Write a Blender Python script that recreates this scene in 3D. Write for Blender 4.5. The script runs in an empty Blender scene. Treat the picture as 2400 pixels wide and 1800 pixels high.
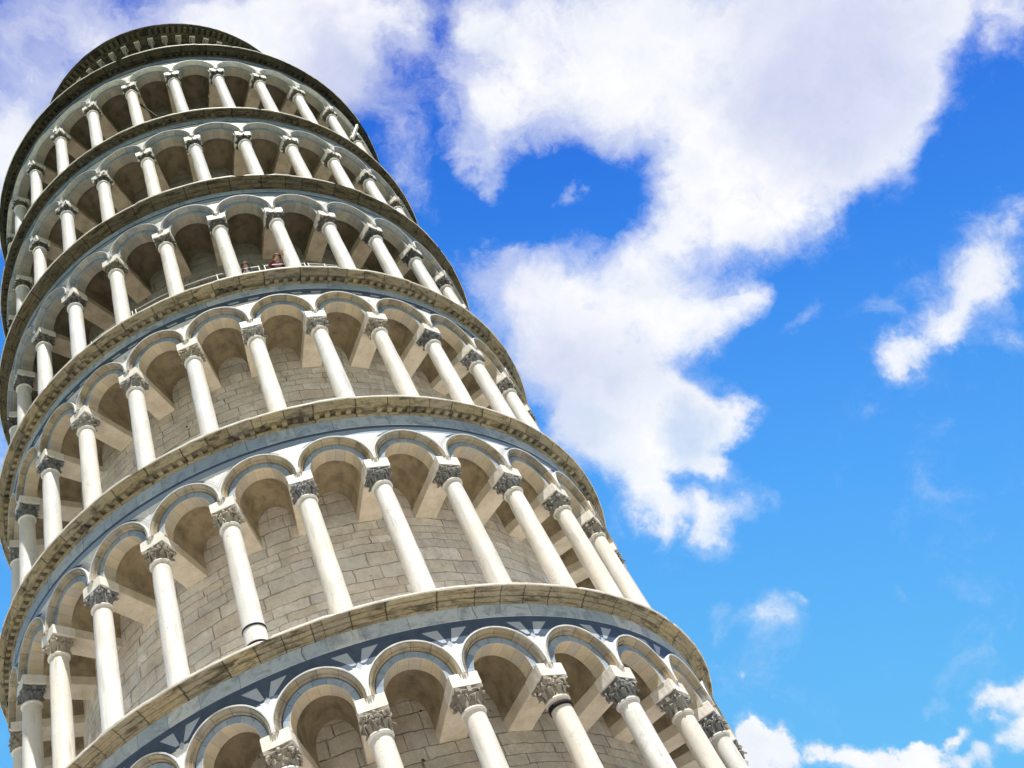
import bpy, bmesh, math, random
from math import sin, cos, pi, sqrt, radians, degrees
from mathutils import Matrix, Vector
random.seed(7)

# ------------------------------------------------------------------ camera, light, exposure
scene = bpy.context.scene
COL = scene.collection
# lean of the tower: columns take the tower's own frame to the level world
LEAN = Matrix(((0.99737329, -0.00033963, -0.07243209), (-0.00033963, 0.99995609, -0.00936530), (0.07243209, 0.00936530, 0.99732938)))
BASE_Z = -1.70                 # tower foot, measured in the tower's frame from eye height
CAM_R = ((0.94671067, 0.12240742, -0.29791832), (-0.28458566, 0.75106132, -0.59574986), (0.15083073, 0.64878603, 0.74587317))
cam_d = bpy.data.cameras.new('camera'); cam = bpy.data.objects.new('camera', cam_d); COL.objects.link(cam)
cam_d.sensor_width = 36; cam_d.lens = 36 * 2383.7 / 2400
cam_d.shift_x = 0.09935; cam_d.shift_y = -0.00388
cam_d.clip_start = 0.1; cam_d.clip_end = 5000
cr = Matrix((CAM_R[0], tuple(-v for v in CAM_R[1]), tuple(-v for v in CAM_R[2]))).transposed()
cam.matrix_world = Matrix.Translation(LEAN @ Vector((0, -21.1754, -BASE_Z))) @ (LEAN @ cr).to_4x4()
scene.camera = cam

SUN_EL, SUN_AZ = 64.5, 24.0      # in the tower's frame; azimuth to the right of the camera side
sv = LEAN @ Vector((sin(radians(SUN_AZ)) * cos(radians(SUN_EL)), -cos(radians(SUN_AZ)) * cos(radians(SUN_EL)), sin(radians(SUN_EL))))
sd = bpy.data.lights.new('sun', 'SUN'); sd.energy = 5.0; sd.angle = radians(0.5); sd.color = (1.0, 0.97, 0.92)
sun = bpy.data.objects.new('sun', sd); COL.objects.link(sun); sun.location = (0, -20, 60)
sun.rotation_euler = sv.to_track_quat('Z', 'Y').to_euler()

scene.view_settings.view_transform = 'Standard'; scene.view_settings.look = 'None'
scene.view_settings.exposure = 0.58; scene.view_settings.gamma = 1.0

class NT:
    """small helper to write node graphs"""
    def __init__(s, tree): s.t = tree; s.n = tree.nodes; s.l = tree.links
    def put(s, sock, v):
        if isinstance(v, bpy.types.NodeSocket): s.l.new(v, sock)
        elif v is not None:
            if sock.type == 'RGBA' and len(v) == 3: v = (*v, 1)
            sock.default_value = v
    def math(s, op, a, b=None, c=None, clamp=False):
        n = s.n.new('ShaderNodeMath'); n.operation = op; n.use_clamp = clamp
        for i, v in enumerate((a, b, c)):
            if v is not None: s.put(n.inputs[i], v)
        return n.outputs[0]
    def vmath(s, op, a, b=None, sc=None):
        n = s.n.new('ShaderNodeVectorMath'); n.operation = op
        s.put(n.inputs[0], a)
        if b is not None: s.put(n.inputs[1], b)
        if sc is not None: s.put(n.inputs['Scale'], sc)
        return n.outputs['Value'] if op in ('DISTANCE', 'LENGTH', 'DOT_PRODUCT') else n.outputs[0]
    def mix(s, f, a, b, mode='MIX'):
        n = s.n.new('ShaderNodeMix'); n.data_type = 'RGBA'; n.blend_type = mode
        s.put(n.inputs[0], f); s.put(n.inputs[6], a); s.put(n.inputs[7], b)
        return n.outputs[2]
    def noise(s, vec, scale, detail=4, rough=0.55, dist=0.0, dim='3D', w=None, out=0):
        n = s.n.new('ShaderNodeTexNoise'); n.noise_dimensions = dim
        if dim != '1D': s.put(n.inputs['Vector'], vec)
        if w is not None: s.put(n.inputs['W'], w)
        n.inputs['Scale'].default_value = scale; n.inputs['Detail'].default_value = detail
        n.inputs['Roughness'].default_value = rough; n.inputs['Distortion'].default_value = dist
        return n.outputs[out]
    def white(s, vec=None, w=None, dim='3D', out=0):
        n = s.n.new('ShaderNodeTexWhiteNoise'); n.noise_dimensions = dim
        if vec is not None: s.put(n.inputs['Vector'], vec)
        if w is not None: s.put(n.inputs['W'], w)
        return n.outputs[out]
    def ramp(s, f, stops, interp='LINEAR'):
        n = s.n.new('ShaderNodeValToRGB'); n.color_ramp.interpolation = interp; s.put(n.inputs[0], f)
        e = n.color_ramp.elements
        while len(e) < len(stops): e.new(0.5)
        for i, (p, c) in enumerate(stops):
            e[i].position = p; e[i].color = (c, c, c, 1) if isinstance(c, (int, float)) else (*c, 1)
        return n.outputs[0]
    def mrange(s, v, a, b, c=0.0, d=1.0, smooth=False):
        n = s.n.new('ShaderNodeMapRange'); n.interpolation_type = 'SMOOTHSTEP' if smooth else 'LINEAR'
        s.put(n.inputs[0], v)
        for i, x in enumerate((a, b, c, d)): s.put(n.inputs[i + 1], x)
        return n.outputs[0]
    def xyz(s, v):
        n = s.n.new('ShaderNodeSeparateXYZ'); s.put(n.inputs[0], v); return n.outputs
    def comb(s, x=0, y=0, z=0):
        n = s.n.new('ShaderNodeCombineXYZ')
        for i, v in enumerate((x, y, z)): s.put(n.inputs[i], v)
        return n.outputs[0]
    def coord(s, which):
        return s.n.new('ShaderNodeTexCoord').outputs[which]
    def oinfo(s, which):
        return s.n.new('ShaderNodeObjectInfo').outputs[which]

# ------------------------------------------------------------------ sky: blue gradient with clouds, by direction
# (azimuth, elevation, angular radius, weight) of the cloud puffs
PUFFS = [(-8.1,71.7,0.049,1.00),(0.2,70.6,0.058,1.00),(9.7,69.7,0.071,1.10),(19.1,68.7,0.059,1.00),(23.4,68.0,0.042,0.80),(12.4,67.0,0.056,0.90),(7.7,66.4,0.052,0.90),(4.6,69.0,0.051,0.90),(15.0,65.8,0.043,0.75),(15.9,60.9,0.033,0.55),(15.3,58.8,0.027,0.50),(17.4,62.8,0.028,0.50),(16.2,57.5,0.019,0.40),(24.7,65.7,0.025,0.45),(20.5,64.2,0.026,0.45),(21.7,62.2,0.017,0.30),(27.4,67.2,0.025,0.50),(22.2,60.9,0.015,0.30),(-28.9,70.2,0.035,0.75),(-23.3,71.3,0.035,0.80),(-19.6,70.2,0.032,0.75),(-27.6,67.1,0.052,0.95),(-31.3,64.3,0.052,0.95),(-26.6,64.1,0.045,0.85),(-31.5,61.4,0.048,0.85),(-28.1,59.4,0.024,0.50),(-25.5,49.4,0.020,0.70),(-25.9,47.9,0.024,0.60),(-26.2,51.1,0.012,0.40),(-23.8,36.8,0.015,0.35),(33.0,65.6,0.025,0.80),(32.1,64.1,0.021,0.50),(36.0,63.8,0.046,1.00),(39.6,61.0,0.058,1.10),(44.2,58.3,0.065,1.20),(48.3,55.3,0.067,1.20),(51.0,52.0,0.069,1.20),(53.7,49.3,0.067,1.20),(54.8,46.7,0.047,1.00),(57.0,46.1,0.032,0.90),(29.2,62.4,0.047,0.95),(31.6,60.3,0.047,1.00),(25.7,60.1,0.039,0.90),(23.4,58.8,0.026,0.80),(21.6,58.2,0.020,0.55),(35.0,57.7,0.051,1.00),(38.7,55.7,0.054,1.05),(39.9,52.5,0.050,1.05),(43.9,51.1,0.057,1.10),(47.0,48.6,0.059,1.10),(49.9,46.3,0.046,1.00),(51.5,45.1,0.033,0.85),(46.2,44.9,0.039,0.85),(43.5,46.4,0.044,0.95),(39.8,48.4,0.049,1.00),(36.7,51.1,0.038,0.95),(48.2,44.2,0.027,0.55),(47.0,42.7,0.019,0.35),(40.0,45.2,0.037,0.70),(41.8,44.2,0.028,0.50),(37.0,46.2,0.037,0.85),(35.3,48.6,0.038,0.95),(33.1,49.5,0.030,0.80),(29.9,49.6,0.030,0.75),(33.5,55.2,0.021,0.50),(21.3,53.9,0.022,0.65),(17.7,53.3,0.027,0.80),(20.9,51.9,0.036,0.90),(24.1,50.3,0.040,1.00),(27.5,48.2,0.044,1.00),(31.0,46.5,0.043,1.00),(32.6,44.3,0.034,0.75),(34.3,44.3,0.021,0.60),(18.0,50.2,0.045,1.00),(21.0,48.0,0.049,1.05),(24.7,46.2,0.048,1.05),(28.4,44.7,0.039,0.90),(31.3,43.1,0.025,0.50),(18.7,45.6,0.045,1.05),(22.0,44.0,0.048,1.10),(24.5,42.3,0.039,1.10),(26.7,41.2,0.034,1.15),(28.2,39.9,0.025,1.05),(19.9,41.9,0.040,1.10),(22.8,40.1,0.043,1.15),(25.7,39.1,0.034,1.10),(26.5,37.5,0.019,0.90),(20.3,38.3,0.030,1.05),(21.8,36.5,0.021,1.00),(23.9,35.6,0.023,0.90),(25.8,35.0,0.021,0.60),(27.5,34.9,0.017,0.45),(23.2,34.2,0.019,0.50),(27.7,36.3,0.017,0.35),(49.6,37.7,0.024,0.60),(47.9,37.7,0.026,0.65),(46.0,37.5,0.027,0.70),(44.0,37.2,0.031,0.75),(41.8,37.1,0.028,0.75),(39.5,37.0,0.023,0.70),(38.3,36.9,0.018,0.60),(42.4,35.4,0.022,0.45),(41.4,33.9,0.013,0.40),(47.1,35.5,0.022,0.50),(45.4,34.8,0.018,0.42),(45.0,33.5,0.019,0.40),(48.7,36.1,0.021,0.55),(36.2,35.8,0.012,0.25),(38.4,33.3,0.015,0.22),(42.8,39.3,0.017,0.38),(40.6,39.4,0.016,0.38),(37.2,41.1,0.018,0.38),(35.9,41.0,0.012,0.35),(38.9,39.9,0.012,0.28),(27.9,54.3,0.015,0.85),(26.3,54.2,0.009,0.70),(23.3,56.9,0.016,0.70),(22.0,57.0,0.011,0.50),(21.7,55.8,0.011,0.30),(49.9,41.9,0.005,0.40),(56.6,43.7,0.014,0.50),(45.9,41.5,0.010,0.30),(59.6,43.9,0.027,0.75),(57.9,42.8,0.021,0.60),(55.9,43.3,0.014,0.40),(58.2,44.6,0.014,0.35),(55.7,41.4,0.005,0.30),(24.2,30.5,0.022,0.50),(22.9,30.3,0.018,0.42),(21.5,30.9,0.016,0.33),(21.0,31.6,0.012,0.30),(23.5,28.9,0.020,0.40),(20.4,30.3,0.012,0.30),(25.1,30.3,0.010,0.45),(20.8,27.9,0.006,0.40),(19.8,24.0,0.021,0.80),(21.4,23.1,0.019,0.80),(22.9,23.2,0.013,0.70),(24.1,22.3,0.015,0.70),(25.6,21.8,0.011,0.60),(24.1,21.6,0.022,0.80),(26.1,20.7,0.021,0.80),(28.0,21.1,0.011,0.60),(19.1,25.5,0.018,0.80),(17.8,24.6,0.019,0.80),(19.9,26.7,0.009,0.95),(20.0,25.2,0.016,0.95),(19.1,25.1,0.016,0.90),(21.1,24.3,0.017,0.90),(21.9,23.4,0.017,0.90),(18.4,24.4,0.023,0.80),(20.2,23.4,0.023,0.85),(23.1,22.4,0.018,0.80),(24.6,21.5,0.016,0.75),(26.0,21.3,0.016,0.85),(27.2,21.5,0.011,0.90),(26.8,21.9,0.009,0.90),(27.2,20.5,0.014,0.75),(28.4,22.9,0.009,0.22),(29.0,22.7,0.009,0.24),(29.5,22.3,0.007,0.20),(32.2,21.3,0.015,0.85),(30.9,21.2,0.015,0.85),(29.6,21.2,0.013,0.85),(28.5,21.1,0.010,0.80),(29.1,19.6,0.014,0.80),(30.9,19.6,0.015,0.85),(27.9,19.7,0.012,0.80),(31.9,20.0,0.014,0.80)]
world = bpy.data.worlds.new('World'); scene.world = world; world.use_nodes = True
wt = NT(world.node_tree); wt.n.clear()
out = wt.n.new('ShaderNodeOutputWorld'); bg = wt.n.new('ShaderNodeBackground'); bg.inputs['Strength'].default_value = 0.0662
wt.l.new(bg.outputs[0], out.inputs[0])
sky = wt.n.new('ShaderNodeTexSky'); sky.sky_type = 'NISHITA'; sky.sun_disc = False
sky.sun_elevation = math.asin(sv.z); sky.sun_rotation = math.atan2(sv.x, sv.y)
sky.air_density = 1.0; sky.dust_density = 0.3; sky.ozone_density = 2.0
dirv = wt.coord('Generated')
elev = wt.xyz(dirv)[2]
tint = wt.ramp(elev, [(0.0, (1.0, 1.45, 1.25)), (0.32, (1.2, 2.5, 2.2)), (0.45, (1.14, 2.48, 2.75)), (0.57, (0.90, 2.35, 3.15)), (0.72, (0.50, 1.80, 3.30)), (0.82, (0.30, 1.32, 2.95)), (0.93, (0.26, 0.85, 2.3))])
blue = wt.mix(1.0, sky.outputs[0], tint, 'MULTIPLY')
# the sky is deepest high up and away from the low right side
g_ = wt.math('ADD', wt.vmath('DOT_PRODUCT', dirv, (0.241, -0.757, 0.607)), 0.5)
deep = wt.ramp(g_, [(0.1, (.16, .55, .95)), (0.27, (.123, .48, .95)), (0.42, (.085, .385, .95)), (0.66, (.036, .22, .80)), (0.81, (.023, .127, .686)), (1.0, (.02, .09, .50))])
blue = wt.mix(0.75, blue, wt.vmath('SCALE', deep, sc=10.0))
w1 = wt.noise(dirv, 3.2, 3, 0.55, out=1)
w2 = wt.noise(dirv, 13.0, 5, 0.62, out=1)
warp = wt.vmath('ADD', wt.vmath('SCALE', wt.vmath('SUBTRACT', w1, (.5, .5, .5)), sc=0.07), wt.vmath('SCALE', wt.vmath('SUBTRACT', w2, (.5, .5, .5)), sc=0.075))
wd = wt.vmath('ADD', dirv, warp)
acc = None
for az, el, r, wgt in PUFFS:
    a, e = radians(az), radians(el)
    d = wt.vmath('DISTANCE', wd, (sin(a) * cos(e), cos(a) * cos(e), sin(e)))
    m = wt.mrange(d, r * 1.45, 0.0, 0.0, wgt * 1.75, True)
    acc = m if acc is None else wt.math('ADD', acc, m)
hard = wt.mrange(elev, 0.82, 0.55, 0.0, 1.0)
fb = wt.noise(dirv, 7.0, 9, 0.62, dist=0.3)
fine = wt.noise(wd, 19.0, 9, 0.72, dist=0.4)
den = wt.math('ADD', acc, wt.math('MULTIPLY', wt.math('SUBTRACT', fb, 0.5), 2.1))
den = wt.math('ADD', den, wt.math('MULTIPLY', wt.math('SUBTRACT', fine, 0.5), wt.math('MULTIPLY_ADD', hard, -0.7, 2.6)))
# harder edges on the low cumulus, soft on the high streaks
cov = wt.mrange(den, wt.math('MULTIPLY_ADD', hard, 0.22, 0.15), wt.math('MULTIPLY_ADD', hard, -1.4, 3.1), 0.0, 1.0, True)
big = wt.noise(dirv, 3.0, 3, 0.45)
shade = wt.math('MULTIPLY', wt.mrange(big, 0.46, 0.66, 0.0, 0.8, True), wt.mrange(elev, 0.5, 0.8, 0.55, 1.0))
for c_, r_, k_ in (((0.507, 0.418, 0.754), .15, .75), ((0.107, 0.393, 0.913), .085, .8), ((0.329, 0.697, 0.637), .05, .8), ((-0.163, 0.296, 0.941), .07, .7)):
    sh_ = wt.mrange(wt.math('ADD', wt.vmath('DISTANCE', wd, c_), wt.math('MULTIPLY', wt.math('SUBTRACT', fb, .5), .12)), r_, r_ * .25, 0.0, k_, True)
    shade = wt.math('MAXIMUM', shade, sh_)
lilac = wt.mix(wt.mrange(elev, 0.60, 0.74, 0.0, 1.0), (6.4, 8.1, 9.9), (6.0, 6.45, 8.9))
ccol = wt.mix(shade, (9.9, 10.0, 10.3), lilac)
lump = wt.mrange(wt.noise(wd, 11.0, 6, 0.6), 0.35, 0.7, 0.93, 1.03)
relief = wt.math('SUBTRACT', wt.noise(wd, 8.0, 6, 0.6), wt.noise(wt.vmath('ADD', wd, (0.004, -0.022, 0.030)), 8.0, 6, 0.6))
lump = wt.math('MULTIPLY', lump, wt.mrange(relief, -0.16, 0.16, 0.90, 1.10))
ccol = wt.mix(1.0, ccol, wt.comb(lump, wt.math('POWER', lump, 0.75), wt.math('POWER', lump, 0.4)), 'MULTIPLY')
veil = wt.mrange(wt.math('ADD', den, wt.math('MULTIPLY', wt.math('SUBTRACT', wt.noise(wd, 9.0, 8, 0.7), 0.5), 1.2)), 0.12, 1.9, 0.0, 0.60, True)
cov = wt.math('MAXIMUM', cov, veil)
final = wt.mix(wt.math('MULTIPLY', cov, 0.97), blue, ccol)
# unseen sky behind the viewer, evened to a neutral tone to dim blue ambient
behind = wt.mrange(wt.xyz(dirv)[1], 0.12, -0.25, 0.0, 1.0, True)
final = wt.mix(behind, final, (3.0, 3.25, 3.7))
wt.l.new(final, bg.inputs['Color'])

# ------------------------------------------------------------------ materials
def new_mat(name, rough=0.6, spec=0.25):
    m = bpy.data.materials.new(name); m.use_nodes = True
    t = NT(m.node_tree); p = t.n['Principled BSDF']
    p.inputs['Roughness'].default_value = rough; p.inputs['Specular IOR Level'].default_value = spec
    return m, t, p
def bump(t, p, h, strength=0.4, dist=0.02):
    b = t.n.new('ShaderNodeBump'); b.inputs['Strength'].default_value = strength; b.inputs['Distance'].default_value = dist
    t.put(b.inputs['Height'], h); t.l.new(b.outputs[0], p.inputs['Normal'])
def ovec(t, k=37.0):
    """object coordinates shifted by a random amount per object"""
    r = t.oinfo('Random')
    return t.vmath('ADD', t.coord('Object'), t.comb(t.math('MULTIPLY', r, k), t.math('MULTIPLY', r, k * 1.7), t.math('MULTIPLY', r, k * .6)))
def setc(t, p, c): t.l.new(c, p.inputs['Base Color'])

def mat_column():
    m, t, p = new_mat('column_marble', 0.5, 0.3); v = ovec(t); r = t.oinfo('Random')
    sx = t.vmath('MULTIPLY', v, (1, 1, 0.25))
    n1 = t.noise(sx, 3.0, 5, 0.6); n2 = t.noise(v, 22, 6, 0.7); n3 = t.noise(v, 1.3, 3, 0.5)
    base = t.ramp(r, [(0.0, (.84, .83, .80)), (.25, (.74, .75, .75)), (.4, (.82, .78, .71)), (.55, (.64, .65, .65)), (.7, (.84, .83, .79)), (.85, (.80, .75, .66)), (1, (.78, .77, .75))])
    c = t.mix(t.mrange(n1, .42, .68, 0, .5), base, (.58, .53, .46))
    sk_ = t.noise(t.vmath('MULTIPLY', v, (1, 1, .12)), 9.0, 4, .6); c = t.mix(t.mrange(sk_, .55, .70, 0, .6), c, (.40, .385, .36))
    pt = t.noise(v, 2.6, 2, .4); c = t.mix(t.mrange(pt, .60, .63, 0, .35), c, (.66, .66, .65))
    c = t.mix(t.mrange(n2, .52, .72, 0, .38), c, (.56, .53, .48))
    c = t.mix(t.mrange(n3, .48, .66, 0, .5), c, (.74, .66, .55))
    cr = t.noise(t.vmath('ADD', v, t.vmath('SCALE', t.noise(v, 2.5, 4, .6, out=1), sc=.6)), 2.2, 2, .5)
    line = t.mrange(t.math('ABSOLUTE', t.math('SUBTRACT', cr, .5)), 0, .006, .45, 0)
    c = t.mix(line, c, (.30, .27, .24))
    sp = t.mrange(t.noise(v, 60, 2, .5), .70, .76, 0, .5)
    c = t.mix(sp, c, (.25, .23, .21))
    setc(t, p, c); bump(t, p, t.math('ADD', n2, t.math('MULTIPLY', line, -1)), .25, .012); return m
def mat_pale(name='pale_marble', a=(.80, .77, .71), b=(.60, .55, .47), s=5.0):
    m, t, p = new_mat(name, 0.55, 0.25); v = ovec(t)
    n1 = t.noise(v, s, 6, 0.6); n2 = t.noise(v, s * 6, 5, 0.7)
    c = t.mix(t.mrange(n1, .42, .72), a, b); c = t.mix(t.mrange(n2, .55, .75, 0, .45), c, tuple(x * .45 for x in b)); c = t.mix(1.0, c, t.oinfo('Color'), 'MULTIPLY')
    setc(t, p, c); bump(t, p, t.math('ADD', n1, n2), .35, .012); return m
def mat_capital():
    m, t, p = new_mat('carved_grey_marble', 0.7, 0.2); v = ovec(t); r = t.oinfo('Random')
    g = t.n.new('ShaderNodeNewGeometry')
    n1 = t.noise(v, 9, 5, .65); n2 = t.noise(v, 40, 4, .7)
    base = t.ramp(r, [(0, (.14, .16, .18)), (.3, (.20, .215, .23)), (.5, (.30, .28, .24)), (.7, (.38, .33, .25)), (.85, (.24, .25, .26)), (1, (.34, .33, .31))])
    c = t.mix(t.mrange(n1, .5, .72, 0, .75), base, (.34, .29, .22))
    c = t.mix(t.mrange(t.noise(v, 11, 4, .6), .52, .66, 0, .7), c, (.045, .045, .05))
    c = t.mix(t.mrange(g.outputs['Pointiness'], .53, .64, 0, .55), c, (.50, .47, .42))
    c = t.mix(1.0, c, t.oinfo('Color'), 'MULTIPLY')
    setc(t, p, c); bump(t, p, n2, .3, .008); return m
def blockline(t, x, width=.03):
    f = t.math('FRACT', x); e = t.math('MINIMUM', f, t.math('SUBTRACT', 1.0, f))
    return t.mrange(e, 0.0, width, 1.0, 0.0, True), t.math('FLOOR', x)
def mat_arch(name, pal, dark, joint=.8, stain=.5):
    """voussoirs: UV x counts the blocks along the arch"""
    m, t, p = new_mat(name, 0.65, 0.2); v = ovec(t); r = t.oinfo('Random')
    u = t.xyz(t.coord('UV')); x = t.math('ADD', u[0], t.math('MULTIPLY', r, 3.7))
    x = t.math('ADD', x, t.math('MULTIPLY', t.noise(v, 2, 2), .25))
    j, idx = blockline(t, x, .022)
    rnd = t.white(t.comb(idx, r, 1.3))
    c = t.ramp(rnd, [(i / (len(pal) - 1), q) for i, q in enumerate(pal)])
    n1 = t.noise(v, 4.5, 6, .62); n2 = t.noise(v, 25, 5, .7)
    c = t.mix(t.mrange(n1, .48, .74, 0, stain), c, dark)
    c = t.mix(t.mrange(n2, .55, .78, 0, .4), c, tuple(q * .6 for q in dark))
    c = t.mix(t.math('MULTIPLY', j, joint), c, tuple(q * .25 for q in dark))
    c = t.mix(1.0, c, t.oinfo('Color'), 'MULTIPLY')
    setc(t, p, c); bump(t, p, t.math('SUBTRACT', n2, t.math('MULTIPLY', j, 1.5)), .35, .012); return m
def mat_spandrel(triangles, shade_from=1.43, zc=.66, stripe=1.585, y0=1.22):
    """UV in metres inside one bay: x from the pier's middle line at -0.7645/+0.7645 with the arch crown at 0, y above the neck of the column"""
    m, t, p = new_mat('spandrel_marble' + ('_inlaid' if triangles else ''), 0.5, 0.25); uv = t.xyz(t.coord('UV')); v = ovec(t)
    x = t.math('ABSOLUTE', uv[0]); y = uv[1]
    d = t.math('SQRT', t.math('ADD', t.math('POWER', x, 2.0), t.math('POWER', t.math('SUBTRACT', y, zc), 2.0)))
    n1 = t.noise(v, 6, 5, .6); n2 = t.noise(v, 1.6, 4, .5); n3 = t.noise(v, 35, 4, .7)
    bay = t.white(t.comb(t.math('FLOOR', t.math('MULTIPLY', uv[2], 1.0)), t.oinfo('Random'), .2))
    white = t.mix(t.mrange(n1, .42, .70, 0, .6), (.80, .79, .76), (.60, .60, .60))
    white = t.mix(t.mrange(n3, .55, .8, 0, .5), white, (.50, .49, .46))
    navy = t.mix(n1, (.035, .055, .10), (.10, .14, .20))
    blue = t.mix(n1, (.33, .41, .52), (.22, .30, .42))  # grey stone in the tone it takes under the cornice's shade
    px = t.math('SUBTRACT', .7645, x)                     # distance from the middle of the pier
    # lighter diamond above the pier and grey outline of the triangle
    dia = t.math('ADD', t.math('MULTIPLY', px, 1.5), t.math('ABSOLUTE', t.math('SUBTRACT', y, 1.33)))
    top = t.math('GREATER_THAN', y, stripe)
    ring = t.math('LESS_THAN', d, .85)
    ringin = t.math('GREATER_THAN', d, .765)
    hi = t.mrange(y, 1.30, 1.34)
    if triangles:
        c = t.mix(t.math('GREATER_THAN', y, y0), white, navy)
        # pale wedge pieces set in the dark field: two trapezoids and a small diamond
        a = t.math('DIVIDE', px, t.math('MAXIMUM', t.math('SUBTRACT', y, 1.16), .02))
        wedge = t.math('MULTIPLY', t.math('GREATER_THAN', a, .33), t.math('LESS_THAN', a, 1.05))
        wedge = t.math('MULTIPLY', wedge, t.math('MULTIPLY', t.math('LESS_THAN', y, 1.535), t.math('GREATER_THAN', y, y0 + .05)))
        wedge = t.math('MULTIPLY', wedge, t.math('GREATER_THAN', d, .86))
        dd = t.math('LESS_THAN', t.math('ADD', t.math('MULTIPLY', px, 1.3), t.math('ABSOLUTE', t.math('SUBTRACT', y, 1.225))), .075)
        c = t.mix(t.math('MAXIMUM', wedge, dd), c, t.mix(n1, (.50, .54, .60), (.36, .41, .47)))
    else:
        c = t.mix(t.math('LESS_THAN', dia, .07), white, (.88, .88, .87))
        outl = t.math('LESS_THAN', t.math('ABSOLUTE', t.math('SUBTRACT', d, .875)), .012)
        c = t.mix(t.math('MULTIPLY', t.math('MULTIPLY', ring, ringin), .75), c, (.42, .43, .44))
        c = t.mix(t.math('MULTIPLY', outl, .7), c, (.42, .42, .42))
        c = t.mix(t.math('GREATER_THAN', y, shade_from), c, blue)  # cornice shade put into the colour: upper grey stone painted blue
        stripe = t.math('MAXIMUM', top, t.math('MULTIPLY', t.math('MULTIPLY', ring, ringin), t.math('GREATER_THAN', y, shade_from - .12)))  # arch ring painted navy where that shade darkens its grey stone
        c = t.mix(stripe, c, navy)
    if triangles:
        c = t.mix(t.math('MAXIMUM', top, t.math('MULTIPLY', ring, t.math('GREATER_THAN', y, y0 - .02))), c, navy)
    c = t.mix(1.0, c, t.oinfo('Color'), 'MULTIPLY')
    setc(t, p, c); bump(t, p, t.math('ADD', n1, n3), .2, .01); return m
def wallblocks(t, rowh, blockw, wob=.035):
    uv = t.xyz(t.coord('UV')); v = t.comb(uv[0], uv[1], t.math('MULTIPLY', t.oinfo('Random'), 50))
    wn = t.noise(v, 1.4, 3, .6, out=1); w = t.xyz(t.vmath('SUBTRACT', wn, (.5, .5, .5)))
    fn = t.xyz(t.vmath('SUBTRACT', t.noise(v, 8, 3, .6, out=1), (.5, .5, .5)))
    U = t.math('ADD', uv[0], t.math('MULTIPLY', fn[0], wob)); V = t.math('ADD', uv[1], t.math('ADD', t.math('MULTIPLY', w[1], .14), t.math('MULTIPLY', fn[1], wob)))
    V = t.math('ADD', V, t.math('MULTIPLY', t.math('SINE', t.math('MULTIPLY', V, 4.1)), .085))
    vr = t.math('DIVIDE', V, rowh); row = t.math('FLOOR', vr)
    rr = t.white(w=t.math('ADD', row, t.math('MULTIPLY', t.oinfo('Random'), 91)), dim='1D')
    ur = t.math('ADD', t.math('DIVIDE', U, t.math('MULTIPLY_ADD', rr, blockw * .8, blockw * .6)), t.math('MULTIPLY', rr, 17.3))
    ur = t.math('ADD', ur, t.math('MULTIPLY', t.math('SINE', t.math('ADD', t.math('MULTIPLY', ur, 2.3), t.math('MULTIPLY', row, 1.7))), .22))
    col = t.math('FLOOR', ur)
    fu = t.math('FRACT', ur); fv = t.math('FRACT', vr)
    eu = t.math('MULTIPLY', t.math('MINIMUM', fu, t.math('SUBTRACT', 1.0, fu)), blockw)
    ev = t.math('MULTIPLY', t.math('MINIMUM', fv, t.math('SUBTRACT', 1.0, fv)), rowh)
    e = t.math('MINIMUM', eu, ev)
    return v, e, t.white(t.comb(row, col, t.oinfo('Random'))), t.white(t.comb(col, row, 5.5)), e
def mat_wall():
    m, t, p = new_mat('ashlar_masonry', 0.75, 0.15)
    v, e, r1, r2, _ = wallblocks(t, .255, .56, .055)
    c = t.ramp(r1, [(0, (.52, .47, .41)), (.2, (.62, .60, .56)), (.4, (.54, .54, .54)), (.6, (.66, .64, .61)), (.8, (.57, .52, .46)), (.92, (.74, .73, .72)), (1, (.44, .44, .44))])
    n1 = t.noise(v, 2.0, 6, .62); n2 = t.noise(v, 14, 6, .72, dist=.6); n3 = t.noise(v, 5, 5, .65)
    vv = t.vmath('MULTIPLY', v, (3.0, .5, 1)); st = t.noise(vv, 1.2, 5, .6)
    c = t.mix(t.mrange(n1, .45, .68, 0, .55), c, (.30, .27, .23))
    big_ = t.noise(v, .55, 5, .65); c = t.mix(t.mrange(big_, .52, .7, 0, .35), c, (.36, .31, .25))
    c = t.mix(t.mrange(n2, .45, .75, 0, .6), c, (.34, .30, .26))
    c = t.mix(t.mrange(n3, .52, .72, 0, .4), c, (.66, .62, .56))
    c = t.mix(t.mrange(st, .55, .75, 0, .3), c, (.20, .19, .18))
    jn = t.noise(v, 6, 3, .6)
    j = t.mrange(e, t.math('MULTIPLY', jn, .003), t.math('MULTIPLY_ADD', jn, .016, .002), 1, 0, True)
    jd = t.mrange(t.noise(v, 2.7, 2), .38, .66, .05, .85)
    c = t.mix(t.math('MULTIPLY', j, jd), c, (.09, .08, .07))
    hole = t.mrange(t.noise(v, 9, 1, .4), .78, .80, 0, .9)
    c = t.mix(hole, c, (.03, .025, .02))
    c = t.mix(1.0, c, t.oinfo('Color'), 'MULTIPLY')
    h = t.math('SUBTRACT', t.math('ADD', t.math('MULTIPLY', n2, .5), t.math('MULTIPLY', r2, .8)), t.math('MULTIPLY', j, 1.6))
    setc(t, p, c); bump(t, p, h, .75, .035); return m
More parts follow.
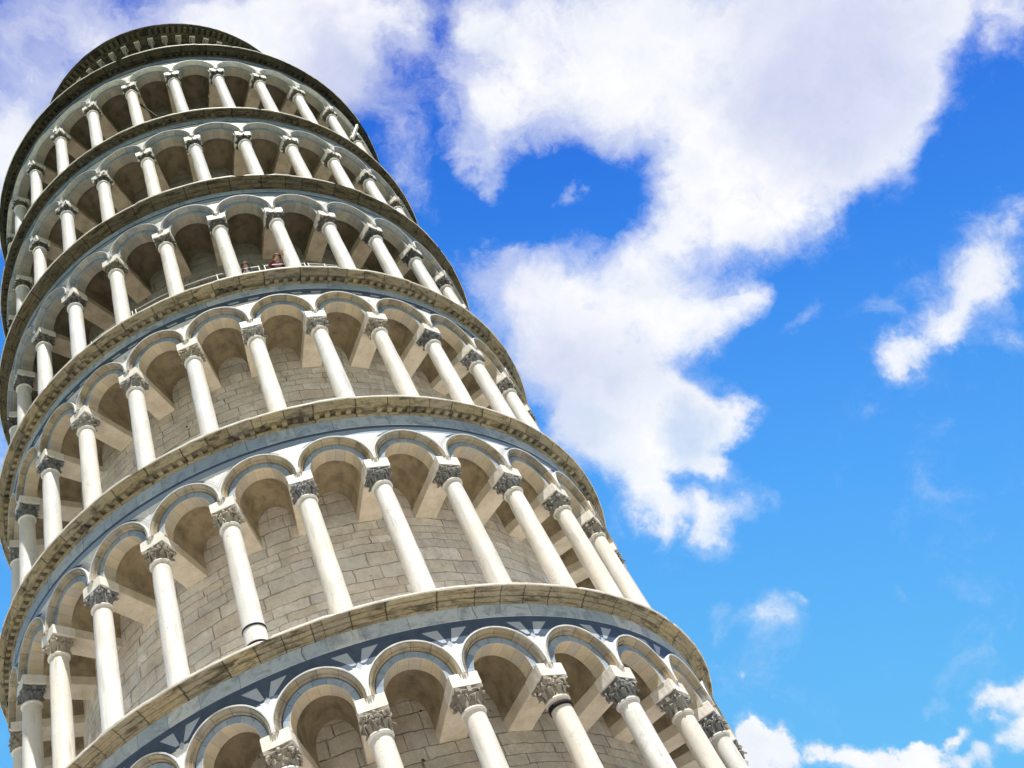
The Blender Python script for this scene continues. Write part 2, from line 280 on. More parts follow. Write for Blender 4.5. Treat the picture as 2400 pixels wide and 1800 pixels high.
def mat_cornice():
    m, t, p = new_mat('weathered_cornice_stone', 0.8, 0.12)
    uv = t.xyz(t.coord('UV')); R = t.math('MULTIPLY', t.oinfo('Random'), 60)
    v = t.comb(uv[0], t.math('MULTIPLY', uv[1], 1.0), R)
    x = t.math('ADD', t.math('DIVIDE', uv[0], .62), t.math('MULTIPLY', t.math('SINE', t.math('MULTIPLY', uv[0], 1.9)), .3))
    j, idx = blockline(t, x, .028)
    rnd = t.white(t.comb(idx, R, 2.0))
    c = t.ramp(rnd, [(0, (.36, .31, .21)), (.25, (.42, .37, .27)), (.5, (.33, .31, .26)), (.75, (.46, .40, .28)), (1, (.28, .26, .21))])
    st = t.noise(t.vmath('MULTIPLY', v, (1, 3, 1)), 2.2, 8, .7, dist=.4); n2 = t.noise(v, 12, 6, .7); n3 = t.noise(v, 1.1, 4, .6)
    ly = t.noise(t.vmath('MULTIPLY', v, (.8, 16, 1)), 2, 4, .6)
    c = t.mix(t.mrange(st, .49, .62, 0, .9), c, (.085, .08, .065))
    c = t.mix(t.mrange(n2, .5, .72, 0, .6), c, (.07, .065, .05))
    c = t.mix(t.mrange(ly, .55, .68, 0, .55), c, (.13, .115, .085))
    c = t.mix(t.mrange(n3, .52, .7, 0, .4), c, (.50, .46, .38))
    c = t.mix(t.math('MULTIPLY', j, .85), c, (.05, .045, .035))
    c = t.mix(1.0, c, t.oinfo('Color'), 'MULTIPLY')
    setc(t, p, c); bump(t, p, t.math('SUBTRACT', t.math('ADD', st, n2), t.math('MULTIPLY', j, 2)), .6, .02); return m
def mat_frieze():
    m, t, p = new_mat('blue_grey_marble', 0.55, 0.25)
    uv = t.xyz(t.coord('UV')); R = t.math('MULTIPLY', t.oinfo('Random'), 60); v = t.comb(uv[0], uv[1], R)
    x = t.math('ADD', t.math('DIVIDE', uv[0], .85), t.math('MULTIPLY', t.math('SINE', t.math('MULTIPLY', uv[0], 1.3)), .35))
    x = t.math('ADD', x, t.math('MULTIPLY', t.noise(v, 4, 2), .1))
    j, idx = blockline(t, x, .012); rnd = t.white(t.comb(idx, R, 2.0))
    c = t.ramp(rnd, [(0, (.30, .38, .48)), (.4, (.38, .46, .56)), (.7, (.46, .52, .58)), (1, (.27, .35, .46))])
    n1 = t.noise(v, 3.0, 9, .72, dist=1.2); n2 = t.noise(v, 18, 5, .7)
    c = t.mix(t.mrange(n1, .47, .62, 0, .75), c, (.17, .22, .29))
    c = t.mix(t.mrange(n2, .55, .75, 0, .4), c, (.56, .60, .62))
    c = t.mix(t.math('MULTIPLY', j, .8), c, (.08, .08, .08))
    c = t.mix(1.0, c, t.oinfo('Color'), 'MULTIPLY')
    setc(t, p, c); bump(t, p, n2, .25, .01); return m
def mat_plain(name, c, rough=.5, metal=0, c2=None, s=8):
    m, t, p = new_mat(name, rough); p.inputs['Metallic'].default_value = metal
    n = t.noise(t.coord('Object'), s, 4, .6); setc(t, p, t.mix(n, c, c2 or tuple(q * .75 for q in c))); return m

M = dict(column=mat_column(), pale=mat_pale('pale_marble', (.84, .80, .73), (.72, .66, .57), 4.0), capital=mat_capital(), wall=mat_wall(), cornice=mat_cornice(), frieze=mat_frieze(),
    slab=mat_pale('white_slab_marble', (.80, .77, .70), (.55, .50, .42), 2.5),
    beam=mat_pale('beam_stone', (.74, .655, .53), (.56, .47, .36), 2.6), beam_old=mat_pale('old_beam_stone', (.42, .35, .26), (.26, .21, .15), 3.0),
    order_shaded=mat_arch('shaded_order_stone', [(.34, .36, .38), (.42, .43, .43), (.30, .32, .35), (.46, .44, .39)], (.13, .14, .16)),  # upper arches: the blue-grey of their shade is put into the stone colour
    soffit_grey=mat_arch('grey_soffit_stone', [(.34, .32, .28), (.42, .38, .31), (.30, .29, .27)], (.17, .16, .14), .6, .45),
    order=mat_arch('outer_order_stone', [(.33, .27, .18), (.44, .36, .24), (.34, .32, .28), (.48, .40, .27), (.27, .25, .21)], (.09, .09, .09), .9, .75),
    fascia=mat_arch('blue_fascia_marble', [(.30, .39, .50), (.38, .45, .53), (.24, .33, .45)], (.12, .17, .26), .8, .65),
    soffit=mat_arch('soffit_stone', [(.58, .49, .36), (.68, .57, .41), (.50, .46, .40), (.62, .53, .39)], (.32, .27, .20), .6, .35),
    rim=mat_pale('rim_marble', (.72, .71, .68), (.48, .50, .52), 6.0),
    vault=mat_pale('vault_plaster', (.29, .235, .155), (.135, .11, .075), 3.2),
    spandrel=mat_spandrel(False), spandrel_3=mat_spandrel(False, 1.37, .63, 1.53), spandrel_4=mat_spandrel(False, 1.345, .54, 1.345), spandrel_5=mat_spandrel(False, 1.47, .56, 1.47), inlaid=mat_spandrel(True), inlaid_upper=mat_spandrel(True, y0=1.42),
    iron=mat_plain('dark_iron', (.02, .018, .02), .85, 0), rail=mat_plain('galvanised_steel', (.42, .42, .41), .5, .3))

# ------------------------------------------------------------------ mesh helpers
class MB:
    def __init__(s): s.v = []; s.f = []; s.m = []; s.uv = []; s.sm = []
    def add(s, verts, faces, mi=0, uvs=None, smooth=False):
        o = len(s.v); s.v += [tuple(q) for q in verts]
        for f in faces:
            s.f.append([o + i for i in f]); s.m.append(mi); s.sm.append(smooth)
            s.uv.append([uvs[i] if uvs else (0, 0) for i in f])
    def grid(s, rows, mi=0, uvs=None, closed=False, smooth=False, flip=False):
        n = len(rows[0]); vs = [p for r in rows for p in r]; u = [p for r in uvs for p in r] if uvs else None; fs = []
        for i in range(len(rows) - 1):
            for j in range(n if closed else n - 1):
                k = (j + 1) % n; q = [i * n + j, i * n + k, (i + 1) * n + k, (i + 1) * n + j]
                fs.append(q[::-1] if flip else q)
        s.add(vs, fs, mi, u, smooth)
    def box(s, c, h, mi=0, rot=None, uv=None):
        P = []
        for dz in (-1, 1):
            for dx, dy in ((-1, -1), (1, -1), (1, 1), (-1, 1)):
                q = Vector((dx * h[0], dy * h[1], dz * h[2]))
                if rot is not None: q = rot @ q
                P.append(tuple(q + Vector(c)))
        s.add(P, [[0, 3, 2, 1], [4, 5, 6, 7], [0, 1, 5, 4], [1, 2, 6, 5], [2, 3, 7, 6], [3, 0, 4, 7]], mi, [uv] * 8 if uv else None)
    def lathe(s, prof, n=24, mi=0, c=(0, 0, 0), smooth=True, uvr=None, phase=0, jit=None):
        """prof: (radius, z) list; open surface turned round the z axis, outside facing out when z goes up"""
        rows = []; uvs = []; L = 0
        for i, (r, z) in enumerate(prof):
            if i: L += math.hypot(r - prof[i - 1][0], z - prof[i - 1][1])
            row = []; ur = []
            for j in range(n + 1):
                a = 2 * pi * j / n + phase; jr, jz = jit(i, j % n) if jit else (0, 0)
                row.append((c[0] + (r + jr) * sin(a), c[1] - (r + jr) * cos(a), c[2] + z + jz)); ur.append(((a * (uvr or r)), L))
            rows.append(row); uvs.append(ur)
        s.grid(rows, mi, uvs, smooth=smooth)
    def tube(s, pts, rad, n=8, mi=0, caps=True):
        rows = []; pts = [Vector(p) for p in pts]
        rad = rad if isinstance(rad, (list, tuple)) else [rad] * len(pts); up = None
        for i, p in enumerate(pts):
            d = (pts[min(i + 1, len(pts) - 1)] - pts[max(i - 1, 0)]).normalized()
            if up is None: up = d.orthogonal().normalized()
            up = (up - d * up.dot(d)).normalized(); b = d.cross(up)
            rows.append([tuple(p + (up * cos(2 * pi * j / n) + b * sin(2 * pi * j / n)) * rad[i]) for j in range(n)])
        s.grid(rows, mi, closed=True, smooth=True)
        if caps:
            s.add(rows[0], [list(range(n))[::-1]], mi); s.add(rows[-1], [list(range(n))], mi)
    def ball(s, c, r, mi=0, sc=(1, 1, 1), n=8, k=5):
        rows = []
        for i in range(k + 1):
            a = -pi / 2 + pi * i / k
            rows.append([(c[0] + r * sc[0] * cos(a) * cos(2 * pi * j / n), c[1] + r * sc[1] * cos(a) * sin(2 * pi * j / n), c[2] + r * sc[2] * sin(a)) for j in range(n)])
        s.grid(rows, mi, closed=True, smooth=True)
    def mesh(s, name, mats):
        me = bpy.data.meshes.new(name); me.from_pydata(s.v, [], s.f)
        for q in mats: me.materials.append(q)
        me.polygons.foreach_set('material_index', s.m); me.polygons.foreach_set('use_smooth', s.sm)
        ul = me.uv_layers.new(name='UVMap'); flat = [c for f in s.uv for q in f for c in q[:2]]
        ul.data.foreach_set('uv', flat); me.update(); return me

def link(name, data, parent=None, loc=(0, 0, 0), rz=0, label=None, cat=None, group=None, kind=None, color=None):
    o = bpy.data.objects.new(name, data); COL.objects.link(o); o.parent = parent
    o.location = loc; o.rotation_euler = (0, 0, rz)
    if label: o['label'] = label
    if cat: o['category'] = cat
    if group: o['group'] = group
    if kind: o['kind'] = kind
    if color: o.color = (*color, 1)
    return o

# ------------------------------------------------------------------ the tower's measures (metres, tower frame)
BAY = 2 * pi / 30
PHASE = [radians(a) for a in (14.95, 15.1, 15.35, 15.45, 15.8, 16.0)]
NECK = [8.390, 13.587, 18.922, 24.124, 29.241, 34.560]     # column neck above eye height
LIP = [10.51, 15.829, 21.067, 26.172, 31.10, 36.689]       # edge of the cornice above each gallery
RLIP = [7.684, 7.684, 7.684, 7.684, 7.62, 7.684]
FLOOR0 = 5.31
RCOL, RWALL, RFACE = 7.15, 5.90, 7.34
Z0 = BASE_Z

tower = bpy.data.objects.new('bell_tower', None); COL.objects.link(tower)
tower.rotation_euler = LEAN.to_euler(); tower.empty_display_size = 3
tower['label'] = 'round marble bell tower leaning left, ringed by stacked galleries of arches'
tower['category'] = 'tower'

# ---- capital meshes: origin on the column axis at the neck ring
def capital_mesh(kind):
    b = MB(); rnd = random.Random(kind * 11 + 3)
    b.lathe([(.172, .03), (.168, .10), (.172, .18), (.190, .25), (.225, .31)], 20)
    # slab with hollowed sides
    n = 10; ring = []
    for sd_ in range(4):
        for i in range(n):
            tt = -1 + 2 * i / n; q = Vector((tt * .235, -.235 + .032 * (1 - tt * tt), 0)); q.rotate(Matrix.Rotation(sd_ * pi / 2, 3, 'Z')); ring.append(q)
    rows = [[(q.x * s_, q.y * s_, z) for q in ring] for s_, z in ((.9, .300), (1.0, .318), (1.0, .345), (.96, .350), (1.0, .354), (1.0, .383))]
    b.grid(rows, closed=True); b.add(rows[0], [list(range(len(ring)))[::-1]]); b.add(rows[-1], [list(range(len(ring)))])
    def leaf(a, z0, z1, w, outr, curl, thick=.012):
        """acanthus leaf: a bent, ribbed strip whose tip curls outwards"""
        pts = []; K = 9
        for i in range(K):
            s_ = i / (K - 1)
            r = .178 + (outr - .178) * (s_ ** 2.2); z = z0 + (z1 - z0) * sin(min(s_ * 1.15, 1.0) * pi / 2)
            if s_ > .78: z -= curl * ((s_ - .78) / .22) ** 1.5; r += curl * .35 * (s_ - .78) / .22
            ww = w * (0.55 + .6 * sin(s_ * pi * .8)) * (1 - .45 * max(0, s_ - .6) / .4) * (1 + .10 * (-1) ** i)
            pts.append((r, z, ww))
        rows = []
        for (r, z, ww) in pts:
            row = []
            for q, lift in ((-1, -.004), (-.55, .010), (0, .020), (.55, .010), (1, -.004)):
                aa = a + q * ww / r; rr = r + lift
                row.append((rr * sin(aa), -rr * cos(aa), z))
            for q in (.5, 0, -.5):
                aa = a + q * ww / r; rr = r - thick
                row.append((rr * sin(aa), -rr * cos(aa), z))
            rows.append(row)
        b.grid(rows, closed=True, smooth=True); b.add(rows[-1], [list(range(8))])
        r, z, ww = pts[-1]; b.ball((r * sin(a), -r * cos(a), z), .022 * (w / .07), sc=(1.2, 1.2, .8))
    def volute(a, side, z, R0, rad=.042):
        """spiral scroll standing beside a corner"""
        pts = []; c = Vector((R0 * sin(a), -R0 * cos(a), z)); tang = Vector((cos(a + side * .55), sin(a + side * .55), 0))
        for i in range(22):
            th = i / 21 * 2 * pi * 1.55; q = rad * (1 - .8 * i / 21)
            pts.append(c + tang * (q * cos(th)) * side + Vector((0, 0, q * sin(th))))
        stem = [Vector((.185 * sin(a - side * .45), -.185 * cos(a - side * .45), z - .13)), Vector((.205 * sin(a - side * .3), -.205 * cos(a - side * .3), z - .03))]
        b.tube(stem + pts, [.017, .017] + [.0165 * (1 - .45 * i / 21) for i in range(22)], 6)
    if kind in (0, 3):
        for i in range(8): leaf(i * pi / 4 + (pi / 8 if kind else 0), .03, .20, .052, .262, .035, .016)
        for i in range(8): b.ball((.232 * sin(i * pi / 4 + pi / 8), -.232 * cos(i * pi / 4 + pi / 8), .245), .020)
        for i in range(4):
            for sgn in (-1, 1): volute(i * pi / 2 + pi / 4 + sgn * -.20, sgn, .262, .262, .048)
            a = i * pi / 2; b.ball((.215 * sin(a), -.215 * cos(a), .335), .034, sc=(1, 1, 1.1)); b.box((.212 * sin(a), -.212 * cos(a), .300), (.016, .016, .03))
            for q in (-1, 1): volute(a + q * .22, -q, .268, .215, .026)
    elif kind == 1:
        for i in range(8): leaf(i * pi / 4 + pi / 8, .035, .15, .066, .232, .030)
        for i in range(8): leaf(i * pi / 4, .06, .245, .058, .262 if i % 2 else .24, .045)
        for i in range(4):
            a = i * pi / 2 + pi / 4; q = Vector((.275 * sin(a), -.275 * cos(a), .265)); b.ball(q, .045, sc=(1, 1, .9), n=9, k=6)
            b.ball(q + Vector((.02 * sin(a), -.02 * cos(a), -.035)), .026); b.ball(q + Vector((0, 0, .03)), .03)
            for s2 in (-1, 1): b.ball(q + Vector((cos(a) * .035 * s2, sin(a) * .035 * s2, .01)), .024)
            a -= pi / 4; b.ball((.222 * sin(a), -.222 * cos(a), .315), .038, sc=(1, 1, 1.2))
    else:
        for i in range(4): leaf(i * pi / 2 + pi / 4, .03, .255, .085, .285, .030, .02)
        for i in range(4): leaf(i * pi / 2, .03, .215, .075, .238, .028, .02)
        for i in range(4):
            a = i * pi / 2; b.box((.214 * sin(a), -.214 * cos(a), .325), (.035, .02, .045), rot=Matrix.Rotation(a, 3, 'Z'))
            for sgn in (-1, 1): volute(a + pi / 4 + sgn * -.12, sgn, .272, .262, .034)
    b.v = [(x + rnd.uniform(-.0015, .0015), y + rnd.uniform(-.0015, .0015), z + rnd.uniform(-.0015, .0015)) for x, y, z in b.v]
    return b.mesh('capital', [M['capital']])
CAPITALS = [capital_mesh(k) for k in range(4)]

# ---- shaft meshes: origin at the column's foot, height to the neck = H
def shaft_mesh(H, kind):
    b = MB(); rnd = random.Random(kind)
    prof = [(.198, .17), (.200, .5), (.199, H * .35), (.195, H * .55), (.188, H * .8), (.181, H - .03), (.186, H - .015), (.179, H)]
    rows = 28; P = []
    for i in range(rows + 1):
        z = .165 + (H - .165) * i / rows
        for (r0, z0), (r1, z1) in zip(prof, prof[1:]):
            if z0 - .01 <= z <= z1 + .001: r = r0 + (r1 - r0) * max(0, (z - z0) / (z1 - z0)); break
        P.append((r, z))
    ph = [rnd.uniform(0, 6) for _ in range(6)]
    b.lathe(P, 28, jit=lambda i, j: (.0018 * sin(i * .9 + ph[0]) + .0015 * sin(j * .9 + i * .5 + ph[1]), 0))
    b.lathe([(.180, H - .022), (.207, H - .016), (.216, H - .002), (.216, H + .014), (.206, H + .028), (.176, H + .036)], 28)
    if kind == 1:   # a repaired shaft with a joint near the foot
        b.lathe([(.199, .62), (.207, .635), (.207, .655), (.199, .67)], 28)
    return b.mesh('shaft', [M['column']])
def base_mesh():
    b = MB()
    b.lathe([(.20, .0), (.275, .0), (.290, .025), (.290, .05), (.272, .075), (.235, .085), (.225, .105), (.238, .118), (.248, .135), (.238, .155), (.205, .165), (.196, .185)], 28)
    b.box((0, 0, -.02), (.30, .30, .02))
    return b.mesh('column_base', [M['column']])
HCOL = 3.07
SHAFTS = [shaft_mesh(HCOL, 0), shaft_mesh(HCOL, 1), shaft_mesh(HCOL, 2)]
BASE = base_mesh()

# ---- beam from the abacus front to the inner wall; origin at the column axis, at the neck's height
def beam_mesh(kind):
    b = MB(); rnd = random.Random(kind + 50)
    y0, y1 = -(7.375 - RCOL), RCOL - 5.86; hw = .25
    z0, z1 = .385, .618
    def prism(ya, yb, mi, c=.012, hw=hw, za=z0, zb=z1):
        pr = [(-hw + c, za), (hw - c, za), (hw, za + c), (hw, zb - c), (hw - c, zb), (-hw + c, zb), (-hw, zb - c), (-hw, za + c)]
        seg = 8; rows = []
        for i in range(seg + 1):
            y = ya + (yb - ya) * i / seg; s_ = .975 if i in (0,) else 1
            rows.append([(x * s_ + rnd.uniform(-.003, .003), y + rnd.uniform(-.002, .002), za + (z - za) * 1 + (zb - za) * (1 - s_) * .5 + rnd.uniform(-.002, .002)) for x, z in pr])
        b.grid(rows, mi, closed=True, flip=True)
        b.add(rows[0], [list(range(8))], mi); b.add(rows[-1], [list(range(8))[::-1]], mi)
    prism(y0, .235, 0); prism(.238, y1, 1, hw=.247, za=.388, zb=.612)
    return b.mesh('impost_beam', [M['pale'], M['beam']])
BEAMS = [beam_mesh(k) for k in range(3)]
BEAMS2 = [q.copy() for q in BEAMS]
for q in BEAMS2: q.name = 'impost_beam_old'; q.materials[1] = M['beam_old']

# ---- arch of one bay; origin at the arch centre on the face
ZC = .66; RIN = .51
def P3(u, R, z, inner=False):
    th = u / 7.3
    return (R * sin(th), -R * cos(th) + 7.3, z)
def arch_mesh():
    b = MB(); N = 30
    # (r from centre, R from the tower's axis, material)
    prof = [(RIN, 6.97, 2), (RIN, 7.26, 2), (RIN + .006, 7.268, 2), (RIN + .012, 7.27, 1), (.634, 7.272, 1), (.637, 7.235, 0), (.652, 7.235, 0), (.655, 7.325, 0), (.661, 7.338, 0), (.669, 7.335, 0), (.671, 7.318, 0), (.679, 7.345, 0), (.684, 7.385, 0), (.706, 7.412, 0), (.714, 7.416, 3), (.717, 7.370, 3), (.730, 7.370, 3), (.733, 7.420, 3), (.754, 7.422, 3), (.760, 7.412, 3), (.7635, 7.33, 3)]
    L = 0
    for k in range(len(prof) - 1):
        (ra, Ra, m_), (rb, Rb, _) = prof[k], prof[k + 1]; rows = []; uv = []
        nb = {0: 6.2, 1: 7.4, 2: 8.0, 3: 6.2}[m_]
        for r, R in ((ra, Ra), (rb, Rb)):
            row = []; ur = []
            row.append(P3(r, R, .600)); ur.append((-.1, L))
            for i in range(N + 1):
                f = pi * i / N; row.append(P3(r * cos(f), R, ZC + r * sin(f))); ur.append((nb * i / N, L))
            row.append(P3(-r, R, .600)); ur.append((nb + .1, L))
            rows.append(row); uv.append(ur); L += .05
        b.grid(rows, m_, uv, smooth=True, flip=False)
    # back of the arch ring
    rows = []
    for r in (RIN, .80):
        rows.append([P3(r, 6.97, .6)] + [P3(r * cos(pi * i / N), 6.97, ZC + r * sin(pi * i / N)) for i in range(N + 1)] + [P3(-r, 6.97, .6)])
    b.grid(rows, 2, flip=True)
    me = b.mesh('arch', [M['order'], M['fascia'], M['soffit'], M['rim']])
    me.transform(Matrix.Translation((0, 0, -.66))); return me
def vault_mesh():
    b = MB(); rows = []; N = 16
    for i in range(7):
        R = 6.968 - i / 6 * (6.968 - 5.88); w = R * math.tan(BAY / 2) - .246; sp = .93 - .05 * i / 6; cr = 1.44 - .06 * i / 6
        pr = [(w, .60)] + [(w * cos(pi * j / N), sp + (cr - sp) * sin(pi * j / N)) for j in range(N + 1)] + [(-w, .60)]
        rows.append([(x, -R * cos(BAY * .3 * x) + 7.3, z) for x, z in pr])
    b.grid(rows, 0, smooth=True)
    me = b.mesh('vault', [M['vault']]); me.transform(Matrix.Translation((0, 0, -.66))); return me
ARCH, VAULT = arch_mesh(), vault_mesh()
ARCH2 = ARCH.copy(); ARCH2.name = 'arch_grey'
ARCH3 = ARCH.copy(); ARCH3.name = 'arch_pale'
for i_, m_ in enumerate((M['rim'], M['fascia'], M['soffit_grey'], M['rim'])): ARCH3.materials[i_] = m_
for i_, m_ in enumerate((M['order_shaded'], M['fascia'], M['soffit_grey'], M['rim'])): ARCH2.materials[i_] = m_
def spandrel_bays(b, ths, mi=0, top=1.66, dz=0, sz=1):
    NU = 28
    for th in ths:
        rows = []; uv = []
        us = [-.7645 + 1.529 * i / NU for i in range(NU + 1)]
        bot = [ZC + dz + sz * sqrt(max(.7625 ** 2 - u * u, 0)) if abs(u) < .7625 else .60 + dz for u in us]
        for k in range(6):
            row = []; ur = []
            for u, z0 in zip(us, bot):
                z = z0 + (top - z0) * k / 5; a = th + u / 7.3
                row.append((RFACE * sin(a), -RFACE * cos(a), z)); ur.append((u, z))
            rows.append(row); uv.append(ur)
        b.grid(rows, mi, uv)
        a = th + BAY / 2; b.box((7.35 * sin(a), -7.35 * cos(a), .70 + dz), (.028, .055, .10), mi, rot=Matrix.Rotation(a, 3, 'Z'), uv=(.7, .9))
# ------------------------------------------------------------------ build the six galleries
angles_all = [(i, BAY * i) for i in range(30)]
def wrap(a): return (a + pi) % (2 * pi) - pi
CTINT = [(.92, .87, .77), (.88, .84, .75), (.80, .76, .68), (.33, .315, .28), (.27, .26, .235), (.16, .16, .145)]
GTINT = [(1, 1, 1), (1, 1, 1), (1, .99, .98), (.95, .95, .95), (.95, .95, .93), (.92, .92, .90)]
ARCH_DZ = [0, 0, 0, -.03, -.12, -.10]; ARCH_SZ = [1, 1, 1, .98, .88, .95]
CH = [.20, .29, .29, .29, .22, .40]
TOP = [1.66, 1.66, 1.66, 1.60, 1.42, 1.56]
def cornice(k, prof_kind):
    zl = LIP[k] - Z0; R = RLIP[k]; b = MB(); rnd = random.Random(k + 5); n = 360
    chips = [0.0] * n
    for _ in range(14 if k else 18):
        a = rnd.randrange(n); w_ = rnd.choice((1, 1, 2, 3)); dd = rnd.uniform(.008, .035)
        for q in range(w_): chips[(a + q) % n] = dd
    wav = [rnd.uniform(-.006, .006) for _ in range(n)]
    # block by block steps of the edge
    blk = [0.0] * n; i = 0
    while i < n:
        L = rnd.randrange(5, 11); dv = rnd.uniform(-.010, .010)
        for q in range(i, min(n, i + L)): blk[q] = dv
        i += L
    zb = zl - CH[k]; q_ = (CH[k] - .04) / .25; rnd2 = q_
    if prof_kind == 'dentil':
        pr = [(7.345, 0), (7.40, .02), (7.41, .05), (7.36, .056), (7.355, .155), (7.505, .155), (7.515, .135), (7.545, .145), (R - .085, .20), (R - .012, .25)]
    else:
        pr = [(7.345, 0), (7.385, .010), (7.397, .035), (7.37, .042), (7.44, .085), (7.475, .095), (7.478, .120), (7.44, .128), (7.53, .17), (7.565, .178), (7.568, .195), (7.54, .20), (R - .05, .225), (R - .012, .25)]
    pr = [(r, zb + z * q_) for r, z in pr]
    b.lathe(pr, n, smooth=False, uvr=7.5, jit=lambda i, j: (blk[j] * .5 + rnd.uniform(-.004, .004), blk[j] * .3))
    if prof_kind == 'dentil':
        nd = 210
        for i in range(nd):
            if rnd.random() < (.10 if k < 3 else .22): continue
            a = 2 * pi * i / nd; rr = 7.435; q = rnd.uniform(-.01, .006)
            b.box((rr * sin(a), -rr * cos(a), zb + .105 * q_), (.052, .068 + q, .047 * q_), rot=Matrix.Rotation(a, 3, 'Z'), uv=(a * 7.5, .3))
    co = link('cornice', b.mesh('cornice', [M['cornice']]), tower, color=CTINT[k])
    s = MB()
    sp = [(R - .05, zl - .046), (R - .006, zl - .044), (R, zl - .038), (R, zl - .008), (R - .008, zl), (7.0, zl + .004), (5.85, zl + .006)]
    def sj(i, j):
        if i in (1, 2, 3, 4): return (blk[j] - chips[j] + wav[j] * .5, (blk[j] * .6 - (chips[j] * .5 if i > 2 else 0)))
        return (0, 0)
    s.lathe(sp, n, smooth=False, uvr=7.5, jit=sj)
    link('floor_slab', s.mesh('floor_slab', [M['slab']]), co)
    return co

vis_a = radians(99)
for k in range(6):
    zn = NECK[k] - Z0; ph = PHASE[k]; fl = (LIP[k - 1] if k else FLOOR0) - Z0; ht = zn - fl
    arcades = sorted(range(30), key=lambda i: abs(wrap(ph + BAY * i)))
    colset = set(arcades[:16])
    bayset = set(sorted(range(30), key=lambda i: abs(wrap(ph + BAY * (i + .5))))[:16])
    rnd = random.Random(100 + k)
    far = MB(); farv = MB()
    rest = []
    for i in range(30):
        a = ph + BAY * i + rnd.uniform(-.0022, .0022); loc = (RCOL * sin(a), -RCOL * cos(a), zn)
        kindc = rnd.choice((0, 0, 1, 2, 3)) if k < 2 else rnd.choice((0, 1, 1, 2, 3))
        sh = SHAFTS[rnd.choice((0, 2)) if k < 5 else rnd.choice((1, 1, 0))]; bm_ = (BEAMS if k < 3 else BEAMS2)[rnd.randrange(3)]
        rot = rnd.choice((0, 1, 2, 3)) * pi / 2; tw = rnd.uniform(-.03, .03)
        if i in colset:
            lab = 'column with two dark iron bands round the lower shaft' if (k == 1 and abs(wrap(a) - radians(15 - 24)) < .05) else None
            c = link('column', sh, tower, (loc[0], loc[1], fl), a, label=lab); c.scale = (1, 1, ht / HCOL); c.rotation_euler = (rnd.uniform(-.003, .003), rnd.uniform(-.003, .003), a)
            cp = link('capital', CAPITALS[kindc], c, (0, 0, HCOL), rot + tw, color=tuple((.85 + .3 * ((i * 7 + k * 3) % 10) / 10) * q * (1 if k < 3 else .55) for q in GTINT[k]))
            cp.scale = (1, 1, HCOL / ht)
            link('base', BASE, c)
            bm = link('impost_beam', bm_, tower, (loc[0], loc[1], zn + ARCH_DZ[k] * .8), a)
            if lab:
                for zz in (.26, .62):
                    ib = MB(); ib.lathe([(.200, zz), (.214, zz), (.214, zz + .035), (.200, zz + .035)], 28); link('iron_band', ib.mesh('iron_band', [M['iron']]), c)
            if k == 0 and abs(wrap(a) - radians(15 + 12)) < .05:
                ib = MB(); ib.lathe([(.180, 2.93), (.205, 2.93), (.205, 3.00), (.180, 3.00)], 28); link('iron_band', ib.mesh('iron_band', [M['iron']]), c)
        else: rest.append(('c', i, a))
    for i in range(30):
        a = ph + BAY * (i + .5)
        if i in bayset:
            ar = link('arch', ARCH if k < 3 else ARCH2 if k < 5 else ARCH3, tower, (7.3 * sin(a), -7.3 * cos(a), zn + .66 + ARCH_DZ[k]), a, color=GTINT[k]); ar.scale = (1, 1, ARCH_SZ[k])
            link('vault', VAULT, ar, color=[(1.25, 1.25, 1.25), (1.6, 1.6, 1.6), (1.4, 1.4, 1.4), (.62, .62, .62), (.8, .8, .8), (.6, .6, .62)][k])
        else: rest.append(('a', i, a))
    # the far side, which the photo does not show, in one simple piece
    for kind_, i, a in rest:
        Mx = Matrix.Rotation(a, 3, 'Z')
        if kind_ == 'c':
            c_ = (RCOL * sin(a), -RCOL * cos(a), 0)
            far.lathe([(.27, fl), (.2, fl + .16), (.2, fl + 1.2), (.18, zn), (.19, zn + .1), (.25, zn + .38)], 14, c=c_)
            far.box((6.62 * sin(a), -6.62 * cos(a), zn + .5), (.25, .75, .115), rot=Mx)
        else:
            for me, mi in ((ARCH, 1), (VAULT, 2)):
                vs = [tuple(Mx @ v.co + Vector((7.3 * sin(a), -7.3 * cos(a), zn + .66))) for v in me.vertices]
                far.add(vs, [list(p.vertices) for p in me.polygons], mi)
    link('far_arcade', far.mesh('far_arcade', [M['column'], M['soffit'], M['vault']]), tower, kind='stuff')
    sp = MB(); spandrel_bays(sp, [BAY * (i + .5) for i in range(30)], top=TOP[k] + .0, dz=ARCH_DZ[k], sz=ARCH_SZ[k])
    link('spandrel_wall', sp.mesh('spandrel_wall', [M['inlaid'] if k == 0 else M['inlaid_upper'] if k == 2 else M['spandrel'] if k < 3 else M['spandrel_%d' % k]]), tower, (0, 0, zn), ph, color=GTINT[k])
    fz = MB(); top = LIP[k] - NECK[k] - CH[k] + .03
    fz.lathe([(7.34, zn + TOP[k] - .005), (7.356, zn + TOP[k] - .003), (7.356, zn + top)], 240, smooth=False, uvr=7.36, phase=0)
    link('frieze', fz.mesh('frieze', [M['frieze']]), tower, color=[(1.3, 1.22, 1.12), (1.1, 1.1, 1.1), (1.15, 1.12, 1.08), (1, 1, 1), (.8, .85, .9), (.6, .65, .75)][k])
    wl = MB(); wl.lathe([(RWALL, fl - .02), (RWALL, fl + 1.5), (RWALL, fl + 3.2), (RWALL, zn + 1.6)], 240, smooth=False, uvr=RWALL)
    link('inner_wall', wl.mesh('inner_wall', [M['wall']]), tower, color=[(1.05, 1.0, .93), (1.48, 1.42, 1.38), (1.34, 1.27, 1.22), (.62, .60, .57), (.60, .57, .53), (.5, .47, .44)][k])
    cornice(k, ['moulded', 'dentil', 'dentil', 'moulded', 'dentil', 'dentil'][k])
